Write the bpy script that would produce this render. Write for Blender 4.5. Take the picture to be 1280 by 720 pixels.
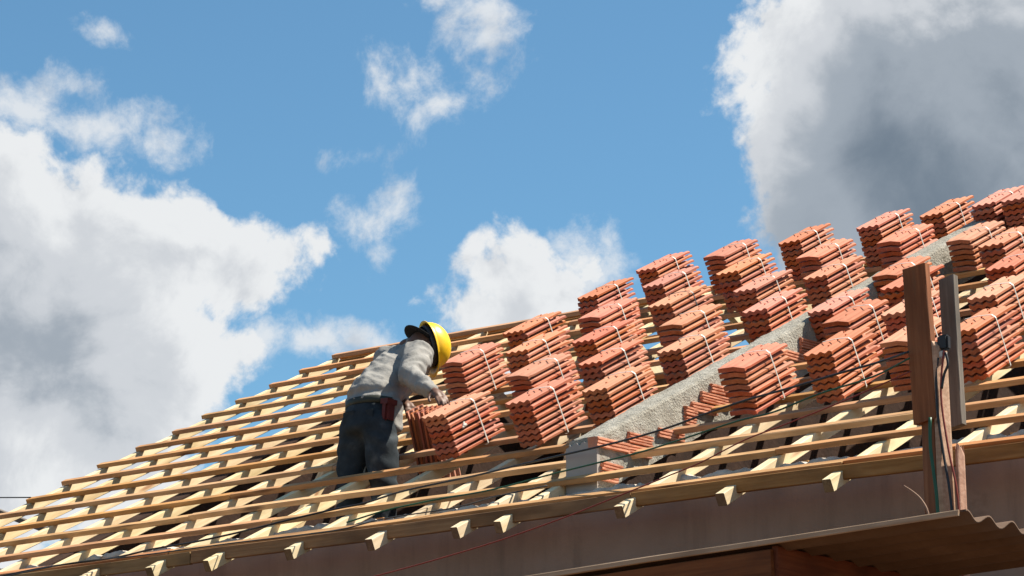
import bpy, bmesh, math, random
from math import sin, cos, radians, pi
from mathutils import Vector, Matrix, noise

random.seed(7)
scene = bpy.context.scene
for o in list(bpy.data.objects):
    bpy.data.objects.remove(o)

# ------------------------------------------------------------------ camera
ZE = 3.9                       # height of the eaves above the ground
CAM = Vector((11.42111, -10.40819, -2.27240 + ZE))
YAW, PIT = 0.668521, 0.244173
cd = bpy.data.cameras.new('camera')
cam = bpy.data.objects.new('camera', cd)
scene.collection.objects.link(cam)
cam.location = CAM
cam.rotation_euler = (pi / 2 + PIT, 0, YAW)
cd.sensor_width = 36.0
cd.lens = 3615.934 / 1280 * 36.0
cd.clip_end = 5000
scene.camera = cam

# ------------------------------------------------------------------ light
SUN = Vector((0.48, 0.47, 1.0)).normalized()
sun_el = math.asin(SUN.z)
sun_az = math.atan2(SUN.x, SUN.y)
sd = bpy.data.lights.new('sun', 'SUN')
sd.energy = 5.0
sd.angle = radians(0.5)
sd.color = (1.0, 0.92, 0.79)
sun = bpy.data.objects.new('sun', sd)
scene.collection.objects.link(sun)
sun.rotation_euler = SUN.to_track_quat('Z', 'Y').to_euler()
sun.location = (0, 0, 30)
scene.view_settings.view_transform = 'Standard'
scene.view_settings.look = 'None'
scene.view_settings.gamma = 1
scene.view_settings.use_curve_mapping = False
scene.view_settings.exposure = 1.0
EXPO = 2 ** 1.0

world = bpy.data.worlds.new('World')
scene.world = world
world.use_nodes = True


def build_world():
    nt = world.node_tree
    N, L = nt.nodes, nt.links
    N.clear()

    def node(t, **k):
        n = N.new(t)
        for a, b in k.items():
            setattr(n, a, b)
        return n

    def setin(n, i, v):
        if hasattr(v, 'is_output') or isinstance(v, bpy.types.NodeSocket):
            L.new(v, n.inputs[i])
        else:
            n.inputs[i].default_value = v

    def m(op, a, b=None, c=None):
        n = node('ShaderNodeMath', operation=op)
        setin(n, 0, a)
        if b is not None:
            setin(n, 1, b)
        if c is not None:
            setin(n, 2, c)
        return n.outputs[0]

    def mapr(v, a, b, c, d, smooth=True):
        n = node('ShaderNodeMapRange', interpolation_type='SMOOTHSTEP' if smooth else 'LINEAR')
        setin(n, 0, v)
        for i, q in enumerate((a, b, c, d)):
            setin(n, i + 1, q)
        return n.outputs[0]

    def dirv(az, el):
        az, el = radians(az), radians(el)
        return (sin(az) * cos(el), cos(az) * cos(el), sin(el))

    out = node('ShaderNodeOutputWorld')
    tc = node('ShaderNodeTexCoord')
    nrm = node('ShaderNodeVectorMath', operation='NORMALIZE')
    L.new(tc.outputs['Generated'], nrm.inputs[0])
    d = nrm.outputs[0]

    sky = node('ShaderNodeTexSky', sky_type='NISHITA')
    sky.sun_disc = False
    sky.sun_elevation = sun_el
    sky.sun_rotation = sun_az
    sky.altitude = 1200
    sky.air_density = 1.0
    sky.dust_density = 1.0
    sky.ozone_density = 1.2
    bg1 = node('ShaderNodeBackground')
    tint = node('ShaderNodeMix', data_type='RGBA', blend_type='MULTIPLY')
    tint.inputs[0].default_value = 1.0
    tint.inputs[7].default_value = (0.64, 0.93, 0.96, 1)
    L.new(sky.outputs[0], tint.inputs[6])
    L.new(tint.outputs[2], bg1.inputs[0])
    bg1.inputs[1].default_value = SKY_STRENGTH

    # domain warp: billows are pushed about by a coarse noise
    def fbm(vec, scale, detail, rough, dist=0.0):
        n = node('ShaderNodeTexNoise', noise_dimensions='3D')
        n.normalize = True
        L.new(vec, n.inputs['Vector'])
        n.inputs['Scale'].default_value = scale
        n.inputs['Detail'].default_value = detail
        n.inputs['Roughness'].default_value = rough
        n.inputs['Distortion'].default_value = dist
        return n

    def offset(vec, o):
        n = node('ShaderNodeVectorMath', operation='ADD')
        L.new(vec, n.inputs[0])
        n.inputs[1].default_value = o
        return n.outputs[0]

    w = fbm(d, 11, 3, 0.5)
    wv = node('ShaderNodeVectorMath', operation='SUBTRACT')
    L.new(w.outputs['Color'], wv.inputs[0])
    wv.inputs[1].default_value = (0.5, 0.5, 0.5)
    ws = node('ShaderNodeVectorMath', operation='SCALE')
    L.new(wv.outputs[0], ws.inputs[0])
    ws.inputs['Scale'].default_value = 0.022
    wd = node('ShaderNodeVectorMath', operation='ADD')
    L.new(d, wd.inputs[0])
    L.new(ws.outputs[0], wd.inputs[1])
    dw = wd.outputs[0]

    def sdf(vec, az, el, r, flat=1.0):
        s = node('ShaderNodeVectorMath', operation='SUBTRACT')
        L.new(vec, s.inputs[0])
        s.inputs[1].default_value = dirv(az, el)
        if flat != 1.0:
            q = node('ShaderNodeVectorMath', operation='MULTIPLY')
            L.new(s.outputs[0], q.inputs[0])
            q.inputs[1].default_value = (1, 1, flat)
            s = q
        ln = node('ShaderNodeVectorMath', operation='LENGTH')
        L.new(s.outputs[0], ln.inputs[0])
        return m('MULTIPLY_ADD', ln.outputs['Value'], -57.3, r)

    def union(vec, blobs, k=0.5):
        acc = None
        for b in blobs:
            v = sdf(vec, *b)
            acc = v if acc is None else m('SMOOTH_MAX', acc, v, k)
        return acc

    nbig = fbm(dw, 26, 9, 0.56, 0.25).outputs['Fac']
    nfine = fbm(dw, 75, 8, 0.6, 0.1).outputs['Fac']
    nz = m('ADD', m('MULTIPLY', m('SUBTRACT', nbig, 0.5), 3.0), m('MULTIPLY', m('SUBTRACT', nfine, 0.5), 1.6))

    f = union(dw, CLOUDS)
    # the rest of the sky carries the same fair weather clouds
    ng = fbm(d, 3.2, 8, 0.52, 0.2).outputs['Fac']
    away = mapr(sdf(d, -38.3, 14, 0), -26, -17, 1, 0)
    g = m('MULTIPLY_ADD', m('SUBTRACT', ng, 0.60), 60.0, 0.0)
    g = m('SUBTRACT', g, m('MULTIPLY', m('SUBTRACT', 1.0, away), 40.0))
    f = m('MAXIMUM', f, g)
    F = m('ADD', f, nz)
    solid = mapr(F, -0.12, 0.42, 0, 1)
    # thin wisps
    fw = union(dw, WISPS, 0.3)
    nw = fbm(dw, 42, 9, 0.64, 0.15).outputs['Fac']
    Fw = m('ADD', fw, m('MULTIPLY', m('SUBTRACT', nw, 0.5), 3.6))
    wisp = m('MULTIPLY', mapr(Fw, -0.35, 0.75, 0, 1), 0.85)
    alpha = m('MAXIMUM', solid, wisp)

    # self shading: thickness, dark bellies, relief towards the sun
    dark = None
    for (az, el, r, s, amt) in BELLIES:
        v = m('MULTIPLY', mapr(sdf(dw, az, el, r), -s, s, 0, 1), amt)
        dark = v if dark is None else m('MAXIMUM', dark, v)
    gd = m('MULTIPLY', mapr(g, 4, 14, 0, 0.7), away)
    dark = m('MAXIMUM', dark, gd)
    so = Vector((0.55, 0.43, 0.72)).normalized()
    so = (so - so.dot(Vector(dirv(-38, 14))) * Vector(dirv(-38, 14))).normalized()
    n2 = fbm(offset(dw, so * 0.010), 26, 9, 0.56, 0.25).outputs['Fac']
    n3 = fbm(offset(dw, so * 0.005), 75, 8, 0.6, 0.1).outputs['Fac']
    rel = m('ADD', m('MULTIPLY', m('SUBTRACT', nbig, n2), 1.5), m('MULTIPLY', m('SUBTRACT', nfine, n3), 0.35))
    relk = m('MULTIPLY', m('MULTIPLY', rel, 0.8), m('SUBTRACT', 1.0, m('MULTIPLY', dark, 0.85)))
    lum = m('SUBTRACT', 1.0, m('MULTIPLY', dark, m('ADD', 0.86, m('MULTIPLY', m('SUBTRACT', nbig, 0.5), 0.25))))
    thick = mapr(F, 0.2, 2.6, 0.0, 0.27)
    lum = m('ADD', m('SUBTRACT', lum, thick), relk)
    lum = m('MAXIMUM', m('MINIMUM', lum, 1.12), 0.0)
    ramp = node('ShaderNodeValToRGB')
    ramp.color_ramp.interpolation = 'EASE'
    e = ramp.color_ramp.elements
    e[0].position = 0.0
    e[0].color = (0.165, 0.215, 0.275, 1)
    e[1].position = 1.0
    e[1].color = (0.83, 0.85, 0.865, 1)
    x = e.new(0.42)
    x.color = (0.36, 0.41, 0.47, 1)
    x = e.new(0.72)
    x.color = (0.63, 0.66, 0.70, 1)
    L.new(lum, ramp.inputs[0])
    bg2 = node('ShaderNodeBackground')
    L.new(ramp.outputs[0], bg2.inputs[0])
    bg2.inputs[1].default_value = 1.0 / EXPO
    mx = node('ShaderNodeMixShader')
    L.new(alpha, mx.inputs[0])
    L.new(bg1.outputs[0], mx.inputs[1])
    L.new(bg2.outputs[0], mx.inputs[2])
    L.new(mx.outputs[0], out.inputs[0])


SKY_STRENGTH = 0.074
# lobes of the clouds as compass directions: azimuth, elevation, radius (degrees)
CLOUDS = [
    (-47.29, 14.94, 1.77), (-48.44, 15.18, 1.9), (-45.49, 14.63, 1.58), (-44.02, 14.31, 1.3), (-43.04, 14.71, 0.76), (-42.22, 14.94, 0.47),
    (-41.73, 15.1, 0.32), (-47.46, 12.59, 2.69), (-45.49, 12.27, 1.66), (-46.31, 10.86, 2.05), (-50.07, 13.37, 3.95), (-44.59, 12.74, 1.04),
    (-48.76, 9.92, 1.9), (-45.25, 11.17, 0.95), (-47.78, 15.88, 0.95), (-43.86, 12.9, 0.63), (-32.41, 18.71, 1.5), (-30.78, 18.4, 2.69),
    (-32.41, 17.3, 1.5), (-31.6, 16.04, 1.74), (-29.14, 18.08, 3.63), (-29.96, 15.73, 3.16), (-33.15, 19.18, 0.76), (-33.48, 17.93, 0.47),
    (-27.02, 15.73, 3.48), (-32.58, 15.33, 0.79), (-38.63, 14.24, 0.54), (-37.97, 13.76, 0.82), (-36.99, 13.61, 0.76), (-39.12, 13.53, 0.6),
    (-38.3, 13.06, 1.26), (-39.44, 13.37, 0.38),
]
WISPS = [
    (-38.84, 19.46, 0.63), (-38.79, 18.79, 0.51), (-38.86, 18.32, 0.24), (-40.62, 17.85, 0.38), (-41.14, 18.03, 0.22), (-40.02, 17.53, 0.28),
    (-41.08, 15.33, 0.54), (-40.95, 14.86, 0.38), (-41.32, 15.1, 0.28), (-36.34, 14.24, 0.47), (-36.91, 14.24, 0.47), (-46.64, 18.91, 0.21, 2.4),
    (-47.29, 17.77, 0.47, 1.8), (-48.27, 17.3, 0.98, 2.0), (-46.97, 17.11, 0.95, 2.0), (-45.98, 16.86, 0.41, 2.0), (-42.22, 12.98, 0.95, 2.4), (-41.41, 13.03, 0.73, 2.6),
    (-43.37, 13.06, 0.95, 2.0), (-39.93, 19.62, 0.35, 2), (-41.73, 16.64, 0.16, 2),
]
# shaded bellies: azimuth, elevation, radius, softness, amount
BELLIES = [
    (-48.11, 12.59, 1.58, 2.05, 0.37), (-46.64, 11.49, 0.95, 1.9, 0.35), (-49.09, 14.31, 0.95, 1.74, 0.2), (-46.31, 13.53, 0.32, 1.26, 0.12), (-32.25, 15.18, 1.26, 2.05, 0.84), (-30.45, 16.04, 2.21, 2.37, 0.72),
    (-31.6, 17.61, 0.95, 1.9, 0.44), (-28.33, 16.83, 2.05, 2.21, 0.55), (-29.47, 14.94, 2.37, 1.9, 0.71), (-26.69, 16.51, 2.37, 2.21, 0.63), (-38.3, 13.37, 0.16, 0.63, 0.11),
]
build_world()

# ------------------------------------------------------------------ helpers
col = scene.collection
PITCH = 0.4652047
CP, SP, TP = cos(PITCH), sin(PITCH), math.tan(PITCH)
GA = 0.345                     # batten gauge
RIDGE = 14 * GA


def W(x, y, z):
    return Vector((x, y, z + ZE))


def R(u, v, n=0.0):
    return Vector((u, v * CP - n * SP, v * SP + n * CP + ZE))


ROOF_ROT = Matrix.Rotation(PITCH, 4, 'X')


def tag(o, label, cat, group=None):
    o['label'] = label
    o['category'] = cat
    if group:
        o['group'] = group
    return o


def empty(name, loc):
    o = bpy.data.objects.new(name, None)
    col.objects.link(o)
    o.location = loc
    o.empty_display_size = 0.1
    return o


def link(name, me, mat, parent=None, M=None):
    o = bpy.data.objects.new(name, me)
    col.objects.link(o)
    if mat is not None and len(me.materials) == 0:
        me.materials.append(mat)
    elif mat is not None and me.materials[0] is None:
        me.materials[0] = mat
    M = M or Matrix()
    if parent is not None:
        o.parent = parent
        base = parent_world(parent)
        o.matrix_basis = base.inverted() @ M
    else:
        o.matrix_basis = M
    return o


def parent_world(p):
    M = p.matrix_basis.copy()
    q = p.parent
    while q is not None:
        M = q.matrix_basis @ M
        q = q.parent
    return M


def mesh(name, verts, faces, smooth=False):
    me = bpy.data.meshes.new(name)
    me.from_pydata([tuple(v) for v in verts], [], faces)
    me.update()
    if smooth:
        me.polygons.foreach_set('use_smooth', [True] * len(me.polygons))
    return me


def bm_mesh(name, bm, smooth=False):
    me = bpy.data.meshes.new(name)
    bmesh.ops.recalc_face_normals(bm, faces=bm.faces)
    bm.to_mesh(me)
    bm.free()
    if smooth:
        me.polygons.foreach_set('use_smooth', [True] * len(me.polygons))
    return me


def frame(p0, p1, up):
    """matrix with local X along p0->p1 and local Z near up, origin p0"""
    x = (p1 - p0).normalized()
    z = (up - up.dot(x) * x).normalized()
    y = z.cross(x)
    M = Matrix((x, y, z)).transposed().to_4x4()
    M.translation = p0
    return M


def board_mesh(name, length, w, h, segs=6, wob=0.003, rough=0.0015, ch=0.003, skew=0.0, end=None):
    """sawn board: local X from 0 to length, Y within +-w/2, Z from -h to 0; chamfered, slightly bowed"""
    s = random.random() * 100
    verts, faces = [], []
    prof = [(-w / 2 + ch, 0), (w / 2 - ch, 0), (w / 2, -ch), (w / 2, -h + ch), (w / 2 - ch, -h), (-w / 2 + ch, -h), (-w / 2, -h + ch), (-w / 2, -ch)]
    k = len(prof)
    for i in range(segs + 1):
        t = i / segs
        x = t * length
        dy = (noise.noise((x * 0.9 + s, 1.3, s)) * wob)
        dz = (noise.noise((x * 0.9 + s, 7.7, s)) * wob)
        tw = noise.noise((x * 0.5 + s, 3.1, 0)) * 0.04
        for j, (y, z) in enumerate(prof):
            yy = y + dy - (z + h / 2) * tw + noise.noise((x * 9 + s, j * 3.7, 0)) * rough
            zz = z + dz + y * tw + noise.noise((x * 9 + s, j * 3.7, 9)) * rough
            xx = x
            if i == 0 or i == segs:
                xx += skew * y + random.uniform(-.002, .002)
            verts.append((xx, yy, zz))
    for i in range(segs):
        for j in range(k):
            a, b = i * k + j, i * k + (j + 1) % k
            faces.append((a, a + k, b + k, b))
    faces.append(tuple(range(k)))
    faces.append(tuple(reversed(range(segs * k, segs * k + k))))
    me = mesh(name, verts, faces)
    if end is not None:
        me.materials.append(None)
        me.materials.append(end)
        me.polygons[len(faces) - 1].material_index = 1
        me.polygons[len(faces) - 2].material_index = 1
    return me


def board(name, p0, p1, up, w, h, mat, parent, segs=6, **k):
    return link(name, board_mesh(name, (p1 - p0).length, w, h, segs, **k), mat, parent, frame(p0, p1, up))


def box(bm, c, s, M=None):
    m = Matrix.Translation(c) @ Matrix.Diagonal((s[0], s[1], s[2], 1))
    if M is not None:
        m = M @ m
    return bmesh.ops.create_cube(bm, size=1, matrix=m)['verts']


def catmull(pts, n):
    P = [Vector(p) for p in pts]
    out = []
    for i in range(len(P) - 1):
        a = P[max(i - 1, 0)]
        b, c = P[i], P[i + 1]
        d = P[min(i + 2, len(P) - 1)]
        for k in range(n):
            t = k / n
            out.append(0.5 * ((2 * b) + (c - a) * t + (2 * a - 5 * b + 4 * c - d) * t * t + (3 * b - a - 3 * c + d) * t ** 3))
    out.append(P[-1])
    return out


def tube_mesh(name, pts, r, sides=6, sub=4):
    pts = catmull(pts, sub) if sub > 1 else [Vector(p) for p in pts]
    rr = r if callable(r) else (lambda t: r)
    verts, faces = [], []
    nprev = None
    for i, p in enumerate(pts):
        t = (pts[min(i + 1, len(pts) - 1)] - pts[max(i - 1, 0)]).normalized()
        a = nprev if nprev is not None else (Vector((0, 0, 1)) if abs(t.z) < .9 else Vector((1, 0, 0)))
        a = (a - a.dot(t) * t).normalized()
        nprev = a
        b = t.cross(a)
        ra = rr(i / (len(pts) - 1))
        for j in range(sides):
            an = 2 * pi * j / sides
            verts.append(p + (a * cos(an) + b * sin(an)) * ra)
    for i in range(len(pts) - 1):
        for j in range(sides):
            q = i * sides + j
            q2 = i * sides + (j + 1) % sides
            faces.append((q, q2, q2 + sides, q + sides))
    faces.append(tuple(reversed(range(sides))))
    faces.append(tuple(range((len(pts) - 1) * sides, len(pts) * sides)))
    return mesh(name, verts, faces, True)


# ------------------------------------------------------------------ materials
def new_mat(name):
    m = bpy.data.materials.new(name)
    m.use_nodes = True
    nt = m.node_tree
    b = nt.nodes['Principled BSDF']
    return m, nt, b


class G:
    """tiny node helper"""

    def __init__(self, nt):
        self.nt = nt

    def n(self, t, **k):
        x = self.nt.nodes.new(t)
        for a, b in k.items():
            setattr(x, a, b)
        return x

    def l(self, a, b):
        self.nt.links.new(a, b)

    def coord(self, scale=(1, 1, 1), out='Object', rnd=True):
        tc = self.n('ShaderNodeTexCoord')
        mp = self.n('ShaderNodeMapping')
        self.l(tc.outputs[out], mp.inputs[0])
        mp.inputs['Scale'].default_value = scale
        if rnd:
            oi = self.n('ShaderNodeObjectInfo')
            mu = self.n('ShaderNodeMath', operation='MULTIPLY')
            mu.inputs[1].default_value = 37.0
            self.l(oi.outputs['Random'], mu.inputs[0])
            self.l(mu.outputs[0], mp.inputs['Location'])
        return mp.outputs[0]

    def noise(self, vec, scale, detail=5, rough=.55, dist=0.0):
        x = self.n('ShaderNodeTexNoise')
        self.l(vec, x.inputs['Vector'])
        x.inputs['Scale'].default_value = scale
        x.inputs['Detail'].default_value = detail
        x.inputs['Roughness'].default_value = rough
        x.inputs['Distortion'].default_value = dist
        return x.outputs['Fac']

    def ramp(self, fac, stops):
        x = self.n('ShaderNodeValToRGB')
        e = x.color_ramp.elements
        e[0].position, e[0].color = stops[0][0], (*stops[0][1], 1)
        e[1].position, e[1].color = stops[-1][0], (*stops[-1][1], 1)
        for p, c in stops[1:-1]:
            q = e.new(p)
            q.color = (*c, 1)
        self.l(fac, x.inputs[0])
        return x.outputs[0]

    def mix(self, fac, a, b, mode='MIX'):
        x = self.n('ShaderNodeMix', data_type='RGBA', blend_type=mode)
        for i, v in ((0, fac), (6, a), (7, b)):
            if isinstance(v, bpy.types.NodeSocket):
                self.l(v, x.inputs[i])
            elif i == 0:
                x.inputs[0].default_value = v
            else:
                x.inputs[i].default_value = (*v, 1)
        return x.outputs[2]

    def bump(self, h, strength, dist, b):
        x = self.n('ShaderNodeBump')
        x.inputs['Strength'].default_value = strength
        x.inputs['Distance'].default_value = dist
        self.l(h, x.inputs['Height'])
        self.l(x.outputs[0], b.inputs['Normal'])

    def rand_hsv(self, colr, dv=0.25, dh=0.02, ds=0.2):
        oi = self.n('ShaderNodeObjectInfo')
        hs = self.n('ShaderNodeHueSaturation')
        self.l(colr, hs.inputs['Color'])
        for i, (inp, amt, c) in enumerate((('Value', dv, 1.0), ('Hue', dh, .5), ('Saturation', ds, 1.0))):
            mm = self.n('ShaderNodeMath', operation='MULTIPLY')
            mm.inputs[1].default_value = (1, 7.31, 13.7)[i]
            self.l(oi.outputs['Random'], mm.inputs[0])
            fr = self.n('ShaderNodeMath', operation='FRACT')
            self.l(mm.outputs[0], fr.inputs[0])
            ma = self.n('ShaderNodeMapRange')
            self.l(fr.outputs[0], ma.inputs[0])
            ma.inputs[3].default_value = c - amt / 2
            ma.inputs[4].default_value = c + amt / 2
            self.l(ma.outputs[0], hs.inputs[inp])
        return hs.outputs[0]


def mat_wood(name, dark, mid, light, knots=(.16, .07, .03), dv=.25, rough=.75, stain=0.35):
    m, nt, b = new_mat(name)
    g = G(nt)
    v = g.coord((1.2, 26, 26))
    n1 = g.noise(v, 2.2, 6, .6, .4)
    c = g.ramp(n1, [(.25, dark), (.5, mid), (.75, light)])
    v2 = g.coord((3, 9, 9))
    n2 = g.noise(v2, 1.0, 3, .5)
    c = g.mix(g.ramp(n2, [(.45, (0, 0, 0)), (.75, (1, 1, 1))]), c, tuple(x * .72 for x in dark))
    vo = g.n('ShaderNodeTexVoronoi')
    g.l(g.coord((1.6, 11, 11)), vo.inputs['Vector'])
    vo.inputs['Scale'].default_value = 1.0
    kn = g.ramp(vo.outputs['Distance'], [(.06, (1, 1, 1)), (.17, (0, 0, 0))])
    c = g.mix(kn, c, knots)
    # dirt and weather stains
    n4 = g.noise(g.coord((1.6, 4, 4)), 1.6, 5, .65)
    c = g.mix(g.ramp(n4, [(.5, (0, 0, 0)), (.85, (stain,) * 3)]), c, (.16, .12, .085))
    c = g.rand_hsv(c, dv, .02, .2)
    g.l(c, b.inputs['Base Color'])
    b.inputs['Roughness'].default_value = rough
    b.inputs['Specular IOR Level'].default_value = .25
    g.bump(n1, .35, .004, b)
    return m


M_BATTEN = mat_wood('batten_wood', (.40, .19, .078), (.52, .27, .118), (.62, .36, .18), stain=.5, dv=.35)
M_RAFTER = mat_wood('rafter_wood', (.64, .48, .26), (.74, .59, .36), (.80, .67, .46), (.38, .22, .11), dv=.18, stain=.2)
M_END_SHADE = mat_wood('end_grain_shade', (.13, .075, .035), (.20, .115, .055), (.27, .16, .08))  # end grain darkened in colour for the shaded faces under the eaves
M_FASCIA = mat_wood('fascia_wood', (.20, .10, .036), (.30, .16, .062), (.38, .22, .095), dv=.15)
M_PLANK = mat_wood('plank_wood', (.16, .052, .018), (.23, .078, .027), (.30, .115, .045), dv=.1, stain=.12)
M_GREYWOOD = mat_wood('grey_wood', (.10, .083, .066), (.155, .13, .104), (.23, .195, .158), dv=.1)
M_OLDWOOD = mat_wood('old_wood', (.36, .185, .11), (.52, .30, .19), (.62, .41, .28), dv=.1, stain=.15)
M_EDGE = mat_wood('bright_edge', (.30, .185, .125), (.40, .26, .18), (.48, .33, .24))  # pale tone of the strip added for the sheet's bright edge
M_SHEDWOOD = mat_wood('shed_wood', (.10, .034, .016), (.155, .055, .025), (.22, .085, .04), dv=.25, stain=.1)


def mat_tile():
    m, nt, b = new_mat('terracotta')
    g = G(nt)
    n1 = g.noise(g.coord((1, 1, 1)), 9, 5, .6)
    c = g.ramp(n1, [(.25, (.29, .072, .029)), (.55, (.385, .104, .044)), (.8, (.46, .148, .072))])
    n2 = g.noise(g.coord((30, 3, 30)), 1.5, 3, .5)
    c = g.mix(g.ramp(n2, [(.5, (0, 0, 0)), (.8, (.5, .5, .5))]), c, (.50, .20, .11))
    n3 = g.noise(g.coord((1, 1, 1)), 22, 4, .7)
    c = g.mix(g.ramp(n3, [(.58, (0, 0, 0)), (.75, (.45, .45, .45))]), c, (.26, .09, .05))
    # paler tone on the upper side of the fired clay
    tcn = g.n('ShaderNodeTexCoord')
    sx = g.n('ShaderNodeSeparateXYZ')
    g.l(tcn.outputs['Normal'], sx.inputs[0])
    n5 = g.noise(g.coord((1, 1, 1)), 40, 4, .6)
    ad = g.n('ShaderNodeMath', operation='MULTIPLY_ADD')
    g.l(n5, ad.inputs[0])
    ad.inputs[1].default_value = .5
    g.l(sx.outputs[2], ad.inputs[2])
    top_tone = g.ramp(ad.outputs[0], [(.80, (0, 0, 0)), (1.25, (.42, .42, .42))])
    c = g.mix(top_tone, c, (.58, .30, .21))
    c = g.rand_hsv(c, .28, .018, .18)
    g.l(c, b.inputs['Base Color'])
    b.inputs['Roughness'].default_value = .8
    b.inputs['Specular IOR Level'].default_value = .3
    g.bump(g.noise(g.coord((1, 1, 1)), 160, 4, .6), .25, .002, b)
    return m


M_TILE = mat_tile()


def mat_rough(name, stops, scale=6, bump=.5, bd=.01, bs=60, rough=.9, spots=None, out='Object'):
    m, nt, b = new_mat(name)
    g = G(nt)
    v = g.coord((1, 1, 1), out)
    n1 = g.noise(v, scale, 8, .62)
    c = g.ramp(n1, stops)
    if spots:
        n2 = g.noise(v, spots[0], 6, .7)
        c = g.mix(g.ramp(n2, [(spots[1], (0, 0, 0)), (spots[1] + .12, (1, 1, 1))]), c, spots[2])
    g.l(c, b.inputs['Base Color'])
    b.inputs['Roughness'].default_value = rough
    b.inputs['Specular IOR Level'].default_value = .2
    g.bump(g.noise(v, bs, 6, .65), bump, bd, b)
    return m


M_WALL = mat_rough('plaster', [(.3, (.27, .185, .14)), (.55, (.315, .22, .17)), (.75, (.355, .25, .195))], 2.2, .3, .004, 45,
                   spots=(3.2, .63, (.235, .16, .12)))
def wall_streaks(m):
    nt = m.node_tree
    g = G(nt)
    b = nt.nodes['Principled BSDF']
    src = b.inputs['Base Color'].links[0].from_socket
    n1 = g.noise(g.coord((5, 5, .7), rnd=False), 1.6, 6, .65)
    n2 = g.noise(g.coord((1, 1, 1.6), rnd=False), 1.3, 4, .6)
    c = g.mix(g.ramp(n1, [(.5, (0, 0, 0)), (.72, (.45, .45, .45))]), src, (.16, .115, .09))
    c = g.mix(g.ramp(n2, [(.52, (0, 0, 0)), (.75, (.5, .5, .5))]), c, (.40, .31, .25))
    g.l(c, b.inputs['Base Color'])


wall_streaks(M_WALL)
M_CONC = mat_rough('concrete', [(.25, (.25, .23, .19)), (.5, (.36, .34, .29)), (.75, (.45, .43, .38))], 12, 1.0, .016, 75,
                   spots=(11, .58, (.185, .17, .14)))
M_PLASTER_END = mat_rough('smooth_render', [(.3, (.33, .30, .275)), (.7, (.41, .375, .345))], 4, .2, .003, 60)
M_MORTAR = mat_rough('mortar', [(.3, (.36, .325, .28)), (.7, (.62, .57, .50))], 14, .8, .012, 70)
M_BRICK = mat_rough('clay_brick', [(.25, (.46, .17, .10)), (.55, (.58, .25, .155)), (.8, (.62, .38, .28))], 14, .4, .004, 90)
M_SHADE_BRICK = mat_rough('shaded_brick', [(.3, (.024, .012, .008)), (.55, (.038, .019, .012)), (.75, (.065, .034, .022))], 7, .6, .008, 40)  # brick with the shade under the roof put into its near-black colour
M_SLAB = mat_rough('slab_concrete', [(.3, (.16, .145, .13)), (.7, (.25, .23, .21))], 3, .4, .006, 40)
M_GROUND = mat_rough('red_earth', [(.3, (.10, .055, .028)), (.55, (.14, .08, .042)), (.75, (.18, .11, .06))], .6, .5, .03, 12)
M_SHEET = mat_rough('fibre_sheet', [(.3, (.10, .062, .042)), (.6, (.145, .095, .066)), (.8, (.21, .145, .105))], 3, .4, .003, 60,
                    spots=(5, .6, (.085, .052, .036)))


def mat_plain(name, c, rough=.6, spec=.4, var=.15, scale=12, bump=0.0, bs=40, bd=.003):
    m, nt, b = new_mat(name)
    g = G(nt)
    v = g.coord((1, 1, 1))
    n1 = g.noise(v, scale, 5, .6)
    cc = g.ramp(n1, [(.3, tuple(x * (1 - var) for x in c)), (.7, tuple(min(1, x * (1 + var)) for x in c))])
    g.l(cc, b.inputs['Base Color'])
    b.inputs['Roughness'].default_value = rough
    b.inputs['Specular IOR Level'].default_value = spec
    if bump:
        g.bump(g.noise(v, bs, 5, .6), bump, bd, b)
    return m


M_STRAP = mat_plain('strap_plastic', (.58, .55, .50), .5)
M_DARKSTRAP = mat_plain('dark_strap', (.06, .07, .075), .45)
M_BLACK = mat_plain('black_rubber', (.018, .018, .02), .5)
M_GREEN = mat_plain('green_rubber', (.012, .075, .035), .45)
M_GREY_CABLE = mat_plain('grey_cable', (.05, .05, .048), .55)
M_RED = mat_plain('red_wire', (.22, .035, .02), .5)
M_TWIG = mat_plain('dry_twig', (.25, .15, .10), .8)
M_HELMET = mat_plain('yellow_plastic', (.84, .50, .014), .38, .45, .10, 20, .15, 60, .002)
M_BAND = mat_plain('helmet_band', (.03, .03, .032), .6)
M_CAP = mat_plain('black_cap', (.012, .012, .013), .85, .2)
M_SKIN = mat_plain('skin', (.13, .065, .042), .55, .4, .12, 30, .2, 120, .001)
M_SHIRT = mat_plain('grey_shirt', (.26, .252, .236), .9, .15, .2, 9, .6, 26, .010)
M_BELT = mat_plain('belt', (.02, .024, .016), .6)
M_POUCH = mat_plain('red_pouch', (.09, .014, .012), .6, .3, .2)
M_BOOT = mat_plain('boot', (.05, .045, .05), .7)


def mat_denim():
    m, nt, b = new_mat('denim')
    g = G(nt)
    v = g.coord((1, 1, 1))
    n1 = g.noise(v, 7, 6, .6)
    c = g.ramp(n1, [(.3, (.014, .019, .024)), (.55, (.030, .038, .045)), (.78, (.088, .102, .112))])
    g.l(c, b.inputs['Base Color'])
    b.inputs['Roughness'].default_value = .9
    b.inputs['Specular IOR Level'].default_value = .15
    g.bump(g.noise(v, 26, 5, .6), .4, .008, b)
    return m


M_DENIM = mat_denim()

# ------------------------------------------------------------------ ground
gv = []
N_G = 24
me = mesh('ground', [(-1500, -1500, 0), (1500, -1500, 0), (1500, 1500, 0), (-1500, 1500, 0)], [(0, 1, 2, 3)])
o = link('ground', me, M_GROUND)
o['kind'] = 'structure'
o['label'] = 'bare reddish earth around the house'

# ------------------------------------------------------------------ house walls
UL, UR = -0.75, 7.6            # gable wall inside the verge, far end of the house
YW0, YW1 = 0.30, 0.48          # front wall
YB = 2 * RIDGE * CP            # back eaves
house = empty('house_wall', W(UL, YW0, -ZE))
tag(house, 'shaded brown plastered house wall under the open eaves', 'wall')


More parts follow.
